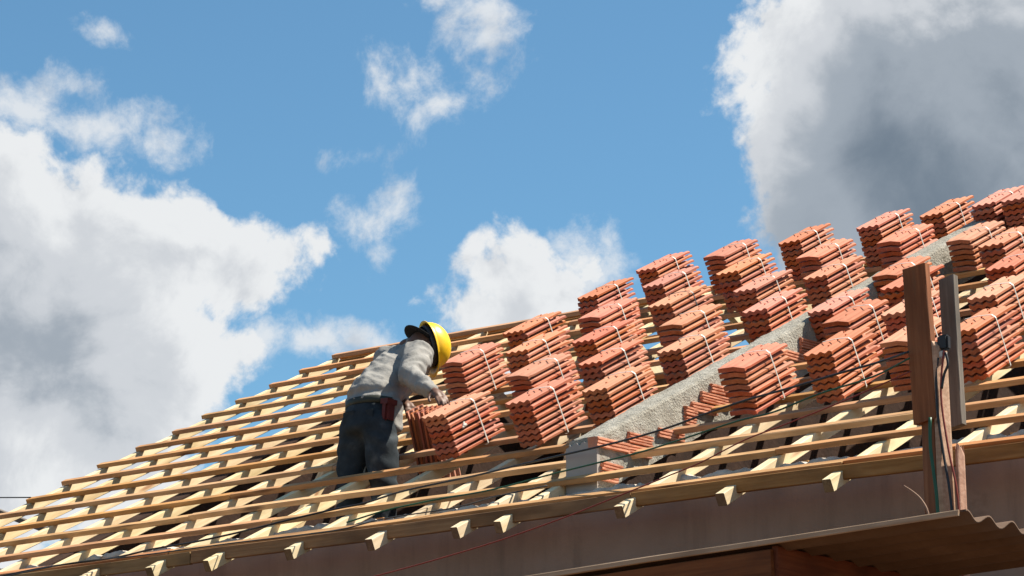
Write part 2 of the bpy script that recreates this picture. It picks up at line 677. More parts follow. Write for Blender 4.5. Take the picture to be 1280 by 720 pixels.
def wall_block(name, x0, x1, y0, y1, z0, z1, mat, nx=1, rough=0):
    bm = bmesh.new()
    box(bm, ((x0 + x1) / 2, (y0 + y1) / 2, (z0 + z1) / 2), (x1 - x0, y1 - y0, z1 - z0))
    return link(name, bm_mesh(name, bm), mat, house)


wall_block('front_wall', UL - .003, UR + .003, YW0, YW1, 0, ZE + .058, M_WALL)
wall_block('back_wall', UL - .003, UR + .003, YB - YW1, YB - YW0, 0, ZE - .02, M_WALL)
wall_block('floor_slab', UL + .005, UR - .005, YW1 + .002, YB - YW1 - .002, ZE - .14, ZE - .02, M_SLAB)

# gables follow the two slopes under the battens
for gx0, gx1 in ((UL, UL + .16), (UR - .16, UR)):
    ztop = lambda y: min(y, YB - y) * TP - .17 + ZE
    ys = [YW0 + .004, YB / 2, YB - YW0 - .004]
    vs = []
    for x in (gx0, gx1):
        vs += [(x, ys[0], .0), (x, ys[0], ztop(ys[0])), (x, ys[1], ztop(ys[1])), (x, ys[2], ztop(ys[2])), (x, ys[2], 0)]
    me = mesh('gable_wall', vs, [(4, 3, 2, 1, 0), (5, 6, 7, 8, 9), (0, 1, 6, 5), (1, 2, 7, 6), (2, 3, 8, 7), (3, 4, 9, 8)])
    link('gable_wall', me, M_SHADE_BRICK, house)  # interior shade is in the brick colour


def mortar_crest():
    """the rough filling of mortar on the wall head between the rafters"""
    verts, faces = [], []
    nx = 620
    prof = [(-.002, -.2), (-.004, .35), (.0, .8), (.015, 1.0), (.06, 1.05), (.12, 1.0), (.175, .8), (.182, -.03)]
    for i in range(nx + 1):
        x = UL + (UR - UL) * i / nx
        h = .026 + .022 * noise.noise((x * 2.1, 0, 0)) + .022 * noise.noise((x * 9, 4, 0)) + .012 * noise.noise((x * 30, 4, 0))
        h = max(h, .006)
        for j, (y, t) in enumerate(prof):
            rr = .012 * noise.noise((x * 26, j * 1.9, 5)) if j > 0 and j < 7 else 0
            verts.append((x, YW0 + y + rr - .006 * (0 < j < 4), ZE + .056 + h * t + rr))
    k = len(prof)
    for i in range(nx):
        for j in range(k - 1):
            faces.append((i * k + j, i * k + j + 1, (i + 1) * k + j + 1, (i + 1) * k + j)[::-1])
    me = mesh('mortar_crest', verts, faces, True)
    o = link('mortar_crest', me, M_MORTAR, house)
    o['label'] = 'rough pale mortar along the wall head'


mortar_crest()

# ------------------------------------------------------------------ roof timbers
roof = empty('roof_frame', W(0, 0, 0))
tag(roof, 'open timber roof frame of sawn rafters and battens without tiles laid', 'roof frame')
NUP = Vector((0, -SP, CP))
RAFTERS = [-1.80, -1.36, -.92, -.46, .02, .51, .99, 1.40, 1.92, 2.47, 2.98, 3.23, 3.93, 4.46, 5.01, 5.51, 6.01, 6.51, 7.01, 7.4]
BH = .027                      # batten height
for u in RAFTERS:
    j = random.uniform(-.008, .008)
    board('rafter', R(u + j, -.19 + random.uniform(-.02, .02), -BH), R(u - j, RIDGE + .02, -BH), NUP, .05, .058, M_RAFTER, roof, 10, skew=.25 * random.random(), end=M_END_SHADE)
# battens, each row of two or three lengths butted over a rafter
UEND = 7.5
PWX0, PWX1 = 3.265, 3.44       # party wall, slightly out of square with the eaves


def skew(y):
    return .045 * (y - .34)


for k in range(15):
    v = k * GA + random.uniform(-.008, .008)
    if k == 14:
        v = RIDGE
    start = -1.82 + random.uniform(-.025, .03)
    if k < 3:
        joints = [random.choice(RAFTERS[5:8]), random.choice(RAFTERS[13:16])]
    else:
        joints = [random.choice(RAFTERS[5:9])]
    pieces = []
    a = start
    stops = joints + ([PWX0 - .004, None] if k > 1 else []) + [UEND]
    if k > 1:
        stops = joints + [PWX0 + skew(v * CP) + .02, 'gap', RAFTERS[14], UEND]
    for s_ in stops:
        if s_ == 'gap':
            a = PWX1 + skew(v * CP) - .02
            continue
        if s_ - a > .2:
            pieces.append((a, s_))
        a = s_ + .004
    for (a, b) in pieces:
        dv0 = random.uniform(-.006, .006)
        dv1 = random.uniform(-.006, .006)
        hh = BH + random.uniform(-.001, .002)
        board('batten', R(a, v + dv0, random.uniform(-.002, .002)), R(b, v + dv1, random.uniform(-.002, .002)), NUP, .050, hh, M_BATTEN, roof,
              max(4, int((b - a) / .25)), wob=.006, ch=.002)
# the eaves board in front of the rafter feet
for a, b in ((-1.85, 1.18), (1.184, 3.92), (3.924, 7.5)):
    board('fascia_board', W(a, -.047, -.035 + random.uniform(-.003, .003)), W(b, -.047, -.035), Vector((0, 0, 1)), .026, .064, M_FASCIA, roof, 14, wob=.006)
# ridge board and the far slope
board('ridge_board', W(-1.8, RIDGE * CP + .045, RIDGE * SP - .035), W(7.5, RIDGE * CP + .045, RIDGE * SP - .035), Vector((0, 0, 1)), .03, .15, M_FASCIA, roof, 14)
NB = Vector((0, SP, CP))


def RB(u, v, n=0.0):           # far slope
    q = R(u, v, n)
    return Vector((q.x, 2 * RIDGE * CP + .09 - q.y, q.z))


for u in RAFTERS:
    board('rafter', RB(u + .03, RIDGE, -BH), RB(u + .03, -.06, -BH), NB, .05, .105, M_RAFTER, roof, 4)
for k in range(0, 15):
    board('batten', RB(-1.8, k * GA), RB(7.5, k * GA), NB, .048, BH, M_BATTEN, roof, 10)
# a brace reaching out under the verge
board('brace', W(-3.0, 2.02, 1.0), W(-1.6, 2.0, .49), Vector((0, 0, 1)), .05, .035, M_GREYWOOD, roof, 4)
# ceiling ties seen in the dark under the slope
for u in (.47, 1.9, 2.45, 4.43, 5.5):
    board('ceiling_tie', W(u + .054, .5, .13), W(u + .054, 3.6, .28 + random.uniform(-.1, .1)), Vector((0, 0, 1)), .045, .10, M_FASCIA, roof, 4)
for u in (-.2, .7, 1.6, 2.6, 4.1, 4.7, 5.2):
    board('strut', W(u, 2.2 + random.uniform(-.4, .4), -.02), W(u + .06, 2.6, 1.10), Vector((1, 0, 0)), .07, .045, M_RAFTER, roof, 3)

# the far slope is already tiled: rows of the same clay tiles, seen only from beneath
def far_tiles():
    verts, faces = [], []
    wv = .05
    nx = int(9.2 / (wv / 4))
    for r in range(12):
        v0 = r * GA - .05
        rows = []
        for (v, n) in ((v0, .026), (v0 + .40, .012), (v0 + .40, .0), (v0, .012)):
            row = []
            for i in range(nx + 1):
                u = -1.75 + i * wv / 4
                row.append(len(verts))
                verts.append(RB(u, v, n + .006 * sin(2 * pi * u / wv)))
            rows.append(row)
        for a in range(4):
            A, B = rows[a], rows[(a + 1) % 4]
            for i in range(nx):
                faces.append((A[i], A[i + 1], B[i + 1], B[i]))
    me = mesh('far_slope_tiles', verts, faces, True)
    o = link('far_slope_tiles', me, M_TILE)
    o['kind'] = 'stuff'
    tag(o, 'terracotta tiles laid on the far slope, seen from beneath', 'roof tiles')


far_tiles()

# ------------------------------------------------------------------ party wall through the roof
pw = empty('party_wall', W((PWX0 + PWX1) / 2, .34, -.02))
tag(pw, 'rough concrete capped party wall of hollow bricks rising through the battens', 'wall')


def party_wall():
    top = .150 / CP
    verts, faces = [], []
    ny, y0, y1 = 340, .352, RIDGE * CP + .02
    # profile points around the section: (fraction across, height above the slope line)
    prof = [(0, -.10), (0, -.04), (0, .04), (0, .09), (0, .13), (.05, .142), (.15, .150), (.3, .152), (.5, .153), (.7, .152), (.86, .152), (.95, .149),
            (.992, .138)] + [(1, .108 - .013 * q) for q in range(17)]
    k = len(prof)
    for i in range(ny + 1):
        y = y0 + (y1 - y0) * i / ny
        for j, (fx, h) in enumerate(prof):
            x = PWX0 + (PWX1 - PWX0) * fx
            z = y * TP + h / CP
            z = max(z, -.02)
            p = Vector((x, y, z))
            side = j >= 11
            amp = .0055 if side else (.006 if j > 4 else .004)
            d1 = noise.noise(p * 9) * amp + noise.noise(p * 26 + Vector((3, 1, 2))) * amp * .55
            if side:
                x += d1
                if j < 13:
                    z += d1 * .6
            else:
                z += d1 if j > 3 else 0
                x -= d1 if j <= 5 else 0
            yy = y
            if i == 0:
                yy = y + abs(noise.noise((x * 30, z * 30, 2))) * .01
            verts.append(W(x + skew(y), yy, z))
    for i in range(ny):
        for j in range(k - 1):
            faces.append((i * k + j, (i + 1) * k + j, (i + 1) * k + j + 1, i * k + j + 1)[::-1])
    faces.append(tuple(range(k)))
    faces.append(tuple(reversed(range(ny * k, ny * k + k))))
    me = mesh('concrete_cap', verts, faces, False)
    link('concrete_cap', me, M_CONC, pw)
    # the brick core below it, with shade put into its dark colour
    vs = []
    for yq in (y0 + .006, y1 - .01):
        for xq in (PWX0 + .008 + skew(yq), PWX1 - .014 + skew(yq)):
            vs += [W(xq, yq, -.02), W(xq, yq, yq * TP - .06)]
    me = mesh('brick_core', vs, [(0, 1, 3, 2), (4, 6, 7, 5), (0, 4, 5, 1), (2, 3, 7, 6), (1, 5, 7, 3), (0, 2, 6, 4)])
    link('brick_core', me, M_SHADE_BRICK, pw)
    # smooth rendered end facing the eaves, ragged along its top
    verts, faces = [], []
    nx = 26
    for f in (0, 1):
        yq = .338 if f == 0 else .36
        for i in range(nx + 1):
            x = PWX0 - .006 + (PWX1 - PWX0 + .008) * i / nx
            zt = .34 * TP + top - .012 - .022 * abs(noise.noise((x * 22, 1, 0))) - .018 * abs(noise.noise((x * 60, 3, 0))) - (.02 if i < 3 else 0)
            verts.append(W(x, yq, -.02))
            verts.append(W(x + .004 * noise.noise((i, f, 0)), yq, zt))
    q = 2 * (nx + 1)
    for i in range(nx):
        a = 2 * i
        faces.append((a, a + 2, a + 3, a + 1))
        faces.append((q + a, q + a + 1, q + a + 3, q + a + 2))
        faces.append((a + 1, a + 3, q + a + 3, q + a + 1))
    faces.append((0, 1, q + 1, q))
    faces.append((2 * nx, q + 2 * nx, q + 2 * nx + 1, 2 * nx + 1))
    me = mesh('rendered_end', verts, faces)
    o = link('rendered_end', me, M_PLASTER_END, pw)
    o['label'] = 'smooth grey rendered end face'
    # hollow bricks left bare on the sunlit side: ribbed faces, broken edges
    spec = [(.655, .372, .18, .054, 0), (.645, .312, .18, .054, .02), (.45, .316, .24, .05, 0), (.44, .205, .15, .045, -.03), (.42, .155, .12, .045, 0),
            (1.062, .572, .09, .045, .0), (1.055, .522, .08, .045, .0), (1.27, .662, .24, .055, .0), (1.32, .718, .18, .048, .02), (1.17, .602, .2, .05, .02),
            (1.62, .83, .2, .05, 0), (1.95, 1.0, .2, .05, .0), (2.09, 1.085, .16, .055, .02), (2.1, 1.025, .18, .055, 0), (2.62, 1.33, .2, .05, 0), (.9, .43, .2, .05, 0)]
    for (y, z, ln, ht, rot) in spec:
        ribs = max(2, int(ht / .013))
        vs, fs = [], []
        nseg = 7
        pr = [(-.05, -ht / 2)]
        for r in range(ribs):
            z0 = -ht / 2 + ht * r / ribs
            z1 = -ht / 2 + ht * (r + 1) / ribs
            dz = (z1 - z0)
            pr += [(.011, z0 + dz * .06), (.0145, z0 + dz * .2), (.0145, z0 + dz * .72), (.011, z0 + dz * .82), (.007, z0 + dz * .93)]
        pr.append((-.05, ht / 2))
        kk = len(pr)
        for i in range(nseg + 1):
            t = i / nseg
            for j, (px, pz) in enumerate(pr):
                jag = random.uniform(-.008, .008) if i in (0, nseg) else random.uniform(-.0012, .0012)
                vs.append((px + random.uniform(-.001, .001), (t - .5) * ln + jag, pz))
        for i in range(nseg):
            for j in range(kk - 1):
                fs.append((i * kk + j, (i + 1) * kk + j, (i + 1) * kk + j + 1, i * kk + j + 1))
        fs.append(tuple(reversed(range(kk))))
        fs.append(tuple(range(nseg * kk, nseg * kk + kk)))
        M = Matrix.Translation(W(PWX1 + .004 + skew(y), y, z)) @ Matrix.Rotation(-.045, 4, 'Z') @ Matrix.Rotation(rot, 4, 'X')
        link('brick', mesh('brick', vs, fs), M_BRICK, pw, M)


party_wall()

# ------------------------------------------------------------------ tile bundles
TW, TL, TPI = .152, .415, .031


def tile_mesh(kind):
    nx = 20
    per = TW / 3.3
    ys = [0, .022, .0225, .05, TL - .03, TL]
    verts, faces = [], []
    rows_t, rows_b = [], []
    for yi, y in enumerate(ys):
        rt, rb = [], []
        for i in range(nx + 1):
            x = -TW / 2 + TW * i / nx
            if kind == 'wavy':
                z = .0052 * cos(2 * pi * (x + TW / 2) / per)
                th = .0215 if y <= .022 else .0125
            else:
                amp = 0.0 if y < .03 else .0045
                z = .004 + amp * (cos(2 * pi * (x + TW / 2) / per) - .4) - (.014 * max(0, (x - .015) / (TW / 2 - .015)))
                th = .022 if y <= .022 else .0125
            if i >= nx - 1:                       # thin side lip
                th = .0105 if y > .02 else .016
            if y > TL - .02:
                z -= .003
            rt.append(len(verts))
            verts.append((x, y, z + .0245))
            rb.append(len(verts))
            verts.append((x, y, z + .0245 - th))
        rows_t.append(rt)
        rows_b.append(rb)
    for r in range(len(ys) - 1):
        for i in range(nx):
            faces.append((rows_t[r][i], rows_t[r][i + 1], rows_t[r + 1][i + 1], rows_t[r + 1][i]))
            faces.append((rows_b[r][i], rows_b[r + 1][i], rows_b[r + 1][i + 1], rows_b[r][i + 1]))
        for i, fl in ((0, 1), (nx, 0)):
            q = (rows_t[r][i], rows_t[r + 1][i], rows_b[r + 1][i], rows_b[r][i])
            faces.append(q if not fl else q[::-1])
    for r, fl in ((0, 0), (len(ys) - 1, 1)):
        for i in range(nx):
            q = (rows_t[r][i], rows_b[r][i], rows_b[r][i + 1], rows_t[r][i + 1])
            faces.append(q if not fl else q[::-1])
    # hanging nibs below, small knobs on top
    def bx(x0, x1, y0, y1, z0, z1):
        b = len(verts)
        for z in (z0, z1):
            for (x, y) in ((x0, y0), (x1, y0), (x1, y1), (x0, y1)):
                verts.append((x, y, z))
        faces.extend([(b, b + 3, b + 2, b + 1), (b + 4, b + 5, b + 6, b + 7), (b, b + 1, b + 5, b + 4), (b + 1, b + 2, b + 6, b + 5), (b + 2, b + 3, b + 7, b + 6), (b + 3, b, b + 4, b + 7)])
    for y in (.09, .30):
        bx(-.05, -.035, y, y + .02, -.004, .017)
        bx(.03, .045, y, y + .02, -.004, .017)
    for (x, y) in ((.012, .10), (.012, .20), (.012, .285), (-.035, .36)):
        bx(x - .003, x + .003, y - .005, y + .005, .022, .035)
    me = mesh('tile_' + kind, verts, faces)
    me.materials.append(M_TILE)
    return me


TILE = {'wavy': tile_mesh('wavy'), 'flat': tile_mesh('flat')}
STRAPS = {}


def strap_mesh(nt, dark):
    if (nt, dark) in STRAPS:
        return STRAPS[(nt, dark)]
    h = nt * TPI + .004
    x0, x1 = -TW / 2 - .006, TW / 2 + .007
    prof = [(x0 + .004, -.002), (x0, .004), (x0, h - .01), (x0 + .012, h + .003), (0, h + .007), (x1 - .014, h + .003), (x1, h - .012), (x1 + .001, h * .5), (x1, .004), (x1 - .004, -.002)]
    verts, faces = [], []
    k = len(prof)
    for s_, wd in ((0, .0), (1, .0)):
        pass
    for (x, z) in prof:
        sx = 1 if x > 0 else -1
        for (y, off) in ((-.0042, 0), (.0042, 0), (.0042, .002), (-.0042, .002)):
            # slight slant of the band down the sunlit side
            verts.append((x + (off * sx if z < h else 0), y + .02 * (1 - z / h), z + (off if z >= h - .002 else 0)))
    for i in range(k):
        j = (i + 1) % k
        for q in range(4):
            q2 = (q + 1) % 4
            faces.append((i * 4 + q, j * 4 + q, j * 4 + q2, i * 4 + q2))
    me = mesh('strap', verts, faces)
    me.materials.append(M_DARKSTRAP if dark else M_STRAP)
    STRAPS[(nt, dark)] = me
    return me


def bundle(u_se, v_s, kind, nt, label, group, rot=0.0, dark=False, strap=True, M=None):
    """bundle lying on the battens; u_se, v_s: its lower corner towards the sun"""
    e = empty('tile_bundle', (0, 0, 0))
    if M is None:
        M = Matrix.Translation(R(u_se - TW / 2, v_s, .001)) @ ROOF_ROT @ Matrix.Rotation(rot, 4, 'Z')
    e.matrix_basis = M
    tag(e, label, 'tile bundle', group)
    lean = random.uniform(-.010, .004)
    for i in range(nt):
        t = bpy.data.objects.new('tile', TILE[kind])
        col.objects.link(t)
        t.parent = e
        t.location = (random.uniform(-.004, .004) + .0, lean * i * .25 + random.uniform(-.007, .007), i * TPI + .004)
        if i >= nt - 2 and random.random() < .3:
            t.location.x += random.uniform(-.014, .010)
            t.location.y += random.uniform(-.02, .02)
        t.rotation_euler = (random.uniform(-.006, .006), random.uniform(-.012, .012), random.uniform(-.022, .022))
    if strap:
        s_ = bpy.data.objects.new('strap', strap_mesh(nt, dark))
        col.objects.link(s_)
        s_.parent = e
        s_.location = (0, random.uniform(.19, .25), 0)
        s_.rotation_euler = (0, 0, random.uniform(-.06, .06))
        if dark:
            s_['label'] = 'dark band'
    return e


ROWV = [1.08, 1.76, 2.43, 3.11, 3.79, 4.46]
ROWNAME = ['first row from the eaves', 'second row from the eaves', 'third row from the eaves', 'fourth row from the eaves', 'fifth row from the eaves', 'top row by the ridge']
ORD = ['next to', 'second from', 'third from', 'fourth from', 'fifth from', 'sixth from']
GRP_W = 'tile bundles between the worker and the party wall'
GRP_E = 'tile bundles between the party wall and the post'
# (u of the sunny corner, kind) listed from the party wall outwards
WEST = [
    [(3.13, 'wavy'), (2.65, 'wavy'), (2.10, 'wavy')],
    [(3.16, 'wavy'), (2.64, 'wavy'), (2.17, 'flat')],
    [(3.28, 'wavy'), (2.74, 'flat'), (2.16, 'wavy'), (1.67, 'wavy'), (1.19, 'flat')],
    [(3.29, 'wavy'), (2.82, 'wavy'), (2.25, 'wavy'), (1.74, 'flat'), (1.21, 'wavy')],
    [(3.385, 'flat'), (2.85, 'flat'), (2.31, 'wavy'), (1.76, 'wavy'), (1.25, 'wavy')],
    [(3.33, 'wavy'), (2.90, 'wavy'), (2.35, 'wavy'), (1.81, 'flat'), (1.30, 'wavy')],
]
EAST = [
    [(3.94, 'flat'), (4.42, 'wavy'), (4.85, 'flat'), (5.19, 'wavy'), (5.75, 'wavy')],
    [(4.15, 'flat'), (4.50, 'wavy'), (4.96, 'wavy'), (5.45, 'flat')],
    [(3.67, 'wavy'), (4.14, 'wavy'), (4.75, 'wavy'), (5.2, 'wavy')],
    [(3.70, 'flat'), (4.37, 'wavy'), (4.85, 'flat')],
    [(3.82, 'flat'), (4.33, 'wavy')],
    [(3.66, 'wavy'), (3.87, 'wavy'), (4.4, 'wavy')],
]
KN = {'wavy': 'scalloped-end', 'flat': 'straight-end'}
ALONG = ['closest to it', 'second from it', 'third from it', 'fourth from it', 'fifth from it']
for r, row in enumerate(WEST):
    for i, (u, kind) in enumerate(row):
        dark = (r == 3 and i == 2)
        lab = f'{KN[kind]} tile bundle, {ROWNAME[r]}, {ORD[i]} the concrete party wall'
        if dark:
            lab = 'dark banded tile bundle in the fourth row, third from the party wall'
        if r == 0 and i == 2:
            lab = 'banded tile bundle splashed with white mortar under the worker\'s hand'
        e = bundle(u, ROWV[r] + random.uniform(-.012, .012), kind, 8, lab, GRP_W, random.uniform(-.02, .02), dark)
        if r == 0 and i == 2:
            BM = e
for r, row in enumerate(EAST):
    for i, (u, kind) in enumerate(row):
        nt = 6 if (r in (2, 3, 4) and i == 0) else 8
        lab = f'{KN[kind]} tile bundle on the wall\'s brick side, {ROWNAME[r]}, {ALONG[i]}'
        bundle(u, ROWV[r] + random.uniform(-.012, .012), kind, nt, lab, GRP_E, random.uniform(-.025, .025))

# white splash of mortar on the bundle beside the worker
bm = bmesh.new()
for (dx, dy, dz, r_) in ((0, 0, 0, .013), (0, .014, -.003, .010), (.001, -.012, -.006, .008), (0, .004, .011, .008)):
    bmesh.ops.create_icosphere(bm, subdivisions=2, radius=r_, matrix=Matrix.Translation((TW / 2 + .004 + dx, .10 + dy, .148 + dz)) @ Matrix.Diagonal((.55, 1, .8, 1)))
for v_ in bm.verts:
    v_.co += v_.co.normalized() * noise.noise(v_.co * 150) * .004
link('mortar_splash', bm_mesh('mortar_splash', bm), M_STRAP, BM, BM.matrix_basis)

# tiles stood on end in the gap between two battens beside the worker
M = Matrix.Translation(R(1.43, 1.56, -.21)) @ ROOF_ROT @ Matrix.Rotation(.12, 4, 'Y') @ Matrix.Rotation(pi / 2, 4, 'Z') @ Matrix.Rotation(pi / 2, 4, 'X')
bundle(0, 0, 'wavy', 6, 'loose tiles stood on end in the batten gap under the worker\'s left hand', GRP_W, M=M, strap=False)

# ------------------------------------------------------------------ service post
post = empty('service_post', W(5.68, -.3, -ZE))
tag(post, 'rough timber service post with planks and cables in front of the eaves', 'post')


def split_log(name, p0, p1, r0, r1, mat, seed, ang=0.0, thin=.4):
    """split slab of round wood: flat rough face turned by ang"""
    verts, faces = [], []
    nz, k = 70, 18
    d = p1 - p0
    ca, sa = cos(ang), sin(ang)
    for i in range(nz + 1):
        t = i / nz
        c = p0 + d * t
        rr = r0 + (r1 - r0) * t
        for j in range(k):
            a = 2 * pi * j / k
            q = rr * (1 + .16 * noise.noise((cos(a) * 2.2 + seed, sin(a) * 2.2, t * 5)) + .10 * noise.noise((cos(a) * 6 + seed, sin(a) * 6, t * 2)))
            sx_ = abs(cos(a)) ** .5 * (1 if cos(a) > 0 else -1)
            sy_ = abs(sin(a)) ** .5 * (1 if sin(a) > 0 else -1)
            x, y = sx_ * q * thin, sy_ * q
            verts.append(c + Vector((x * ca - y * sa, x * sa + y * ca, (random.uniform(-.03, .03) if i == nz else 0))))
    for i in range(nz):
        for j in range(k):
            a, b = i * k + j, i * k + (j + 1) % k
            faces.append((a, b, b + k, a + k))
    faces.append(tuple(reversed(range(k))))
    faces.append(tuple(range(nz * k, nz * k + k)))
    return link(name, mesh(name, verts, faces), mat, post)


def plank(name, p0, p1, up, w, h, mat, parent, **k):
    return board(name, p0, p1, up, w, h, mat, parent, 10, **k)


SY = Vector((0, -1, 0))
# square base post and split round timber beside it
plank('base_post', W(5.615, -.335, -ZE), W(5.612, -.335, .30), SY, .062, .06, M_PLANK, post, wob=.004)
split_log('split_timber', W(5.712, -.31, -ZE), W(5.668, -.32, .34), .058, .036, M_OLDWOOD, 3.0, -.25)
split_log('split_timber', W(5.745, -.290, -ZE), W(5.728, -.290, -.085), .040, .022, M_OLDWOOD, 8.0, -.2)
# upper planks
plank('upper_plank', W(5.612, -.358, .035), W(5.578, -.350, .69), SY, .108, .042, M_PLANK, post, wob=.003, skew=-.08)
plank('upper_plank', W(5.652, -.19, .035), W(5.640, -.193, .665), SY, .070, .04, M_GREYWOOD, post, wob=.003, skew=-.2)
# junction box with its connector and the leads down the post
bm = bmesh.new()
box(bm, W(5.690, -.318, .355), (.05, .035, .065))
bmesh.ops.bevel(bm, geom=bm.edges[:], offset=.008, segments=2, affect='EDGES')
link('junction_box', bm_mesh('junction_box', bm), M_BLACK, post)
bm = bmesh.new()
box(bm, W(5.682, -.325, .305), (.03, .028, .03))
bmesh.ops.bevel(bm, geom=bm.edges[:], offset=.005, segments=2, affect='EDGES')
link('connector', bm_mesh('connector', bm), M_STRAP, post)


def lead(pts, r, mat, name='lead'):
    link(name, tube_mesh(name, [W(*p) for p in pts], r, 6, 4), mat, post)


lead([(5.675, -.345, .29), (5.668, -.353, .2), (5.672, -.356, .05), (5.690, -.352, -.12), (5.715, -.357, -.28), (5.735, -.36, -.6), (5.735, -.36, -1.2)], .006, M_BLACK)
lead([(5.700, -.335, .32), (5.690, -.347, .22), (5.687, -.35, .1), (5.712, -.35, -.1), (5.74, -.34, -.3), (5.75, -.34, -.7)], .005, M_RED)
lead([(5.706, -.335, .31), (5.716, -.338, .26), (5.70, -.342, .22), (5.69, -.35, .16)], .006, M_BLACK)
lead([(5.652, -.385, .04), (5.650, -.387, -.08), (5.662, -.387, -.2), (5.672, -.386, -.34), (5.675, -.386, -.8)], .008, M_GREEN)

# ------------------------------------------------------------------ cables and wires
def cable(name, pts, r, mat, label, sub=5):
    o = link(name, tube_mesh(name, [W(*p) for p in pts], r, 6, sub), mat)
    tag(o, label, 'cable')
    return o


BLACK = [(-.55, -.19, -.075), (-.246, -.159, -.062), (.175, -.104, -.028), (.632, -.073, -.02), (.887, -.039, .006), (1.109, .024, .027), (1.361, .11, .066), (1.597, .209, .116), (1.845, .293, .158), (2.003, .325, .174), (2.141, .439, .232), (2.307, .52, .266), (2.604, .451, .262), (2.942, .371, .265), (3.299, .283, .264), (3.548, .22, .263), (3.791, .157, .265), (4.05, .088, .275), (4.282, .025, .295), (4.544, -.048, .31), (4.749, -.107, .313), (4.925, -.158, .316), (5.127, -.218, .322), (5.381, -.296, .325), (5.575, -.408, .318)]
GREEN = [(2.15, .03, .024), (2.302, .12, .075), (2.402, .18, .10), (2.55, .265, .13), (2.906, .218, .129), (3.385, .126, .147), (3.885, .025, .16), (4.129, -.026, .175), (4.531, -.113, .206), (4.76, -.164, .211), (5.021, -.224, .244), (5.339, -.299, .265), (5.578, -.408, .291)]
THIN = [(-.35, -.23, -.10), (.339, -.12, -.028), (.804, -.105, -.032), (1.267, -.105, -.032), (1.52, -.072, -.025), (1.89, -.09, -.033), (2.215, -.09, -.033), (2.459, -.05, .0), (2.776, .018, .02), (2.903, .054, .038), (3.015, .126, .074), (3.26, .19, .106)]
REDW = [(2.2, -.565, -.44), (2.508, -.55, -.404), (2.833, -.532, -.364), (3.149, -.515, -.322), (3.5, -.494, -.267), (3.842, -.474, -.199), (4.083, -.459, -.142), (4.416, -.439, -.061), (4.56, -.429, -.024), (4.776, -.415, .049), (4.965, -.403, .092), (5.267, -.393, .162), (5.585, -.408, .236)]
cable('power_cable', BLACK, .0052, M_BLACK, 'thick black cable from the post across the wall end onto the battens')
cable('power_cable', GREEN, .0042, M_GREEN, 'dark green cable slung below the black one to the post')
cable('power_cable', THIN, .0034, M_GREY_CABLE, 'thin dark cable lying along the eaves board')
REDW = [(1.2, -.62, -.62), (1.7, -.59, -.52)] + REDW
cable('power_cable', REDW, .0032, M_RED, 'thin red wire slanting up past the eaves to the post')
cable('stay_wire', [(-1.79, 1.545, .778), (-2.3, 1.75, .86), (-3.1, 2.02, .985), (-6, 3.1, 1.42)], .004, M_GREY_CABLE, 'thin wire leading away from the verge into the sky', 2)

# ------------------------------------------------------------------ shed in front
shed = empty('shed', W(3.6, -1.0, -ZE))
tag(shed, 'low brown board shed with a corrugated sheet roof below the eaves', 'shed')
SX0, SX1, SY0, SY1 = 1.0, 6.42, -1.5, -.43


def sheet():
    per, amp, th = .165, .015, .007
    verts, faces = [], []
    ny, nx = 72, 24
    for f in (0, 1):
        for i in range(nx + 1):
            x = SX0 + (SX1 - SX0) * i / nx
            for j in range(ny + 1):
                y = SY0 + (SY1 - SY0) * j / ny
                z = -.578 + .0307 * (x - 6.385) + amp * cos(2 * pi * (y - SY0 - .01) / per) + .006 * noise.noise((x * 1.3, y * 2, 0)) - f * th
                z += .006 * noise.noise((x * 4, y * 9, 3)) * (i > nx - 3)
                verts.append(W(x + (.01 * noise.noise((y * 9, 1, 1)) if i == nx else 0), y, z))
    q = (nx + 1) * (ny + 1)
    for i in range(nx):
        for j in range(ny):
            a = i * (ny + 1) + j
            b = a + ny + 1
            faces.append((a, b, b + 1, a + 1))
            faces.append((q + a, q + a + 1, q + b + 1, q + b))
    for j in range(ny):
        for i, fl in ((0, 0), (nx, 1)):
            a = i * (ny + 1) + j
            c = (a, a + 1, q + a + 1, q + a)
            faces.append(c[::-1] if fl else c)
    for i in range(nx):
        for j, fl in ((0, 1), (ny, 0)):
            a = i * (ny + 1) + j
            b = a + ny + 1
            c = (a, b, q + b, q + a)
            faces.append(c if fl else c[::-1])
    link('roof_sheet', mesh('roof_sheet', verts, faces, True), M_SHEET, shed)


sheet()
ZS = lambda x: -.578 + .0307 * (x - 6.385) - .032


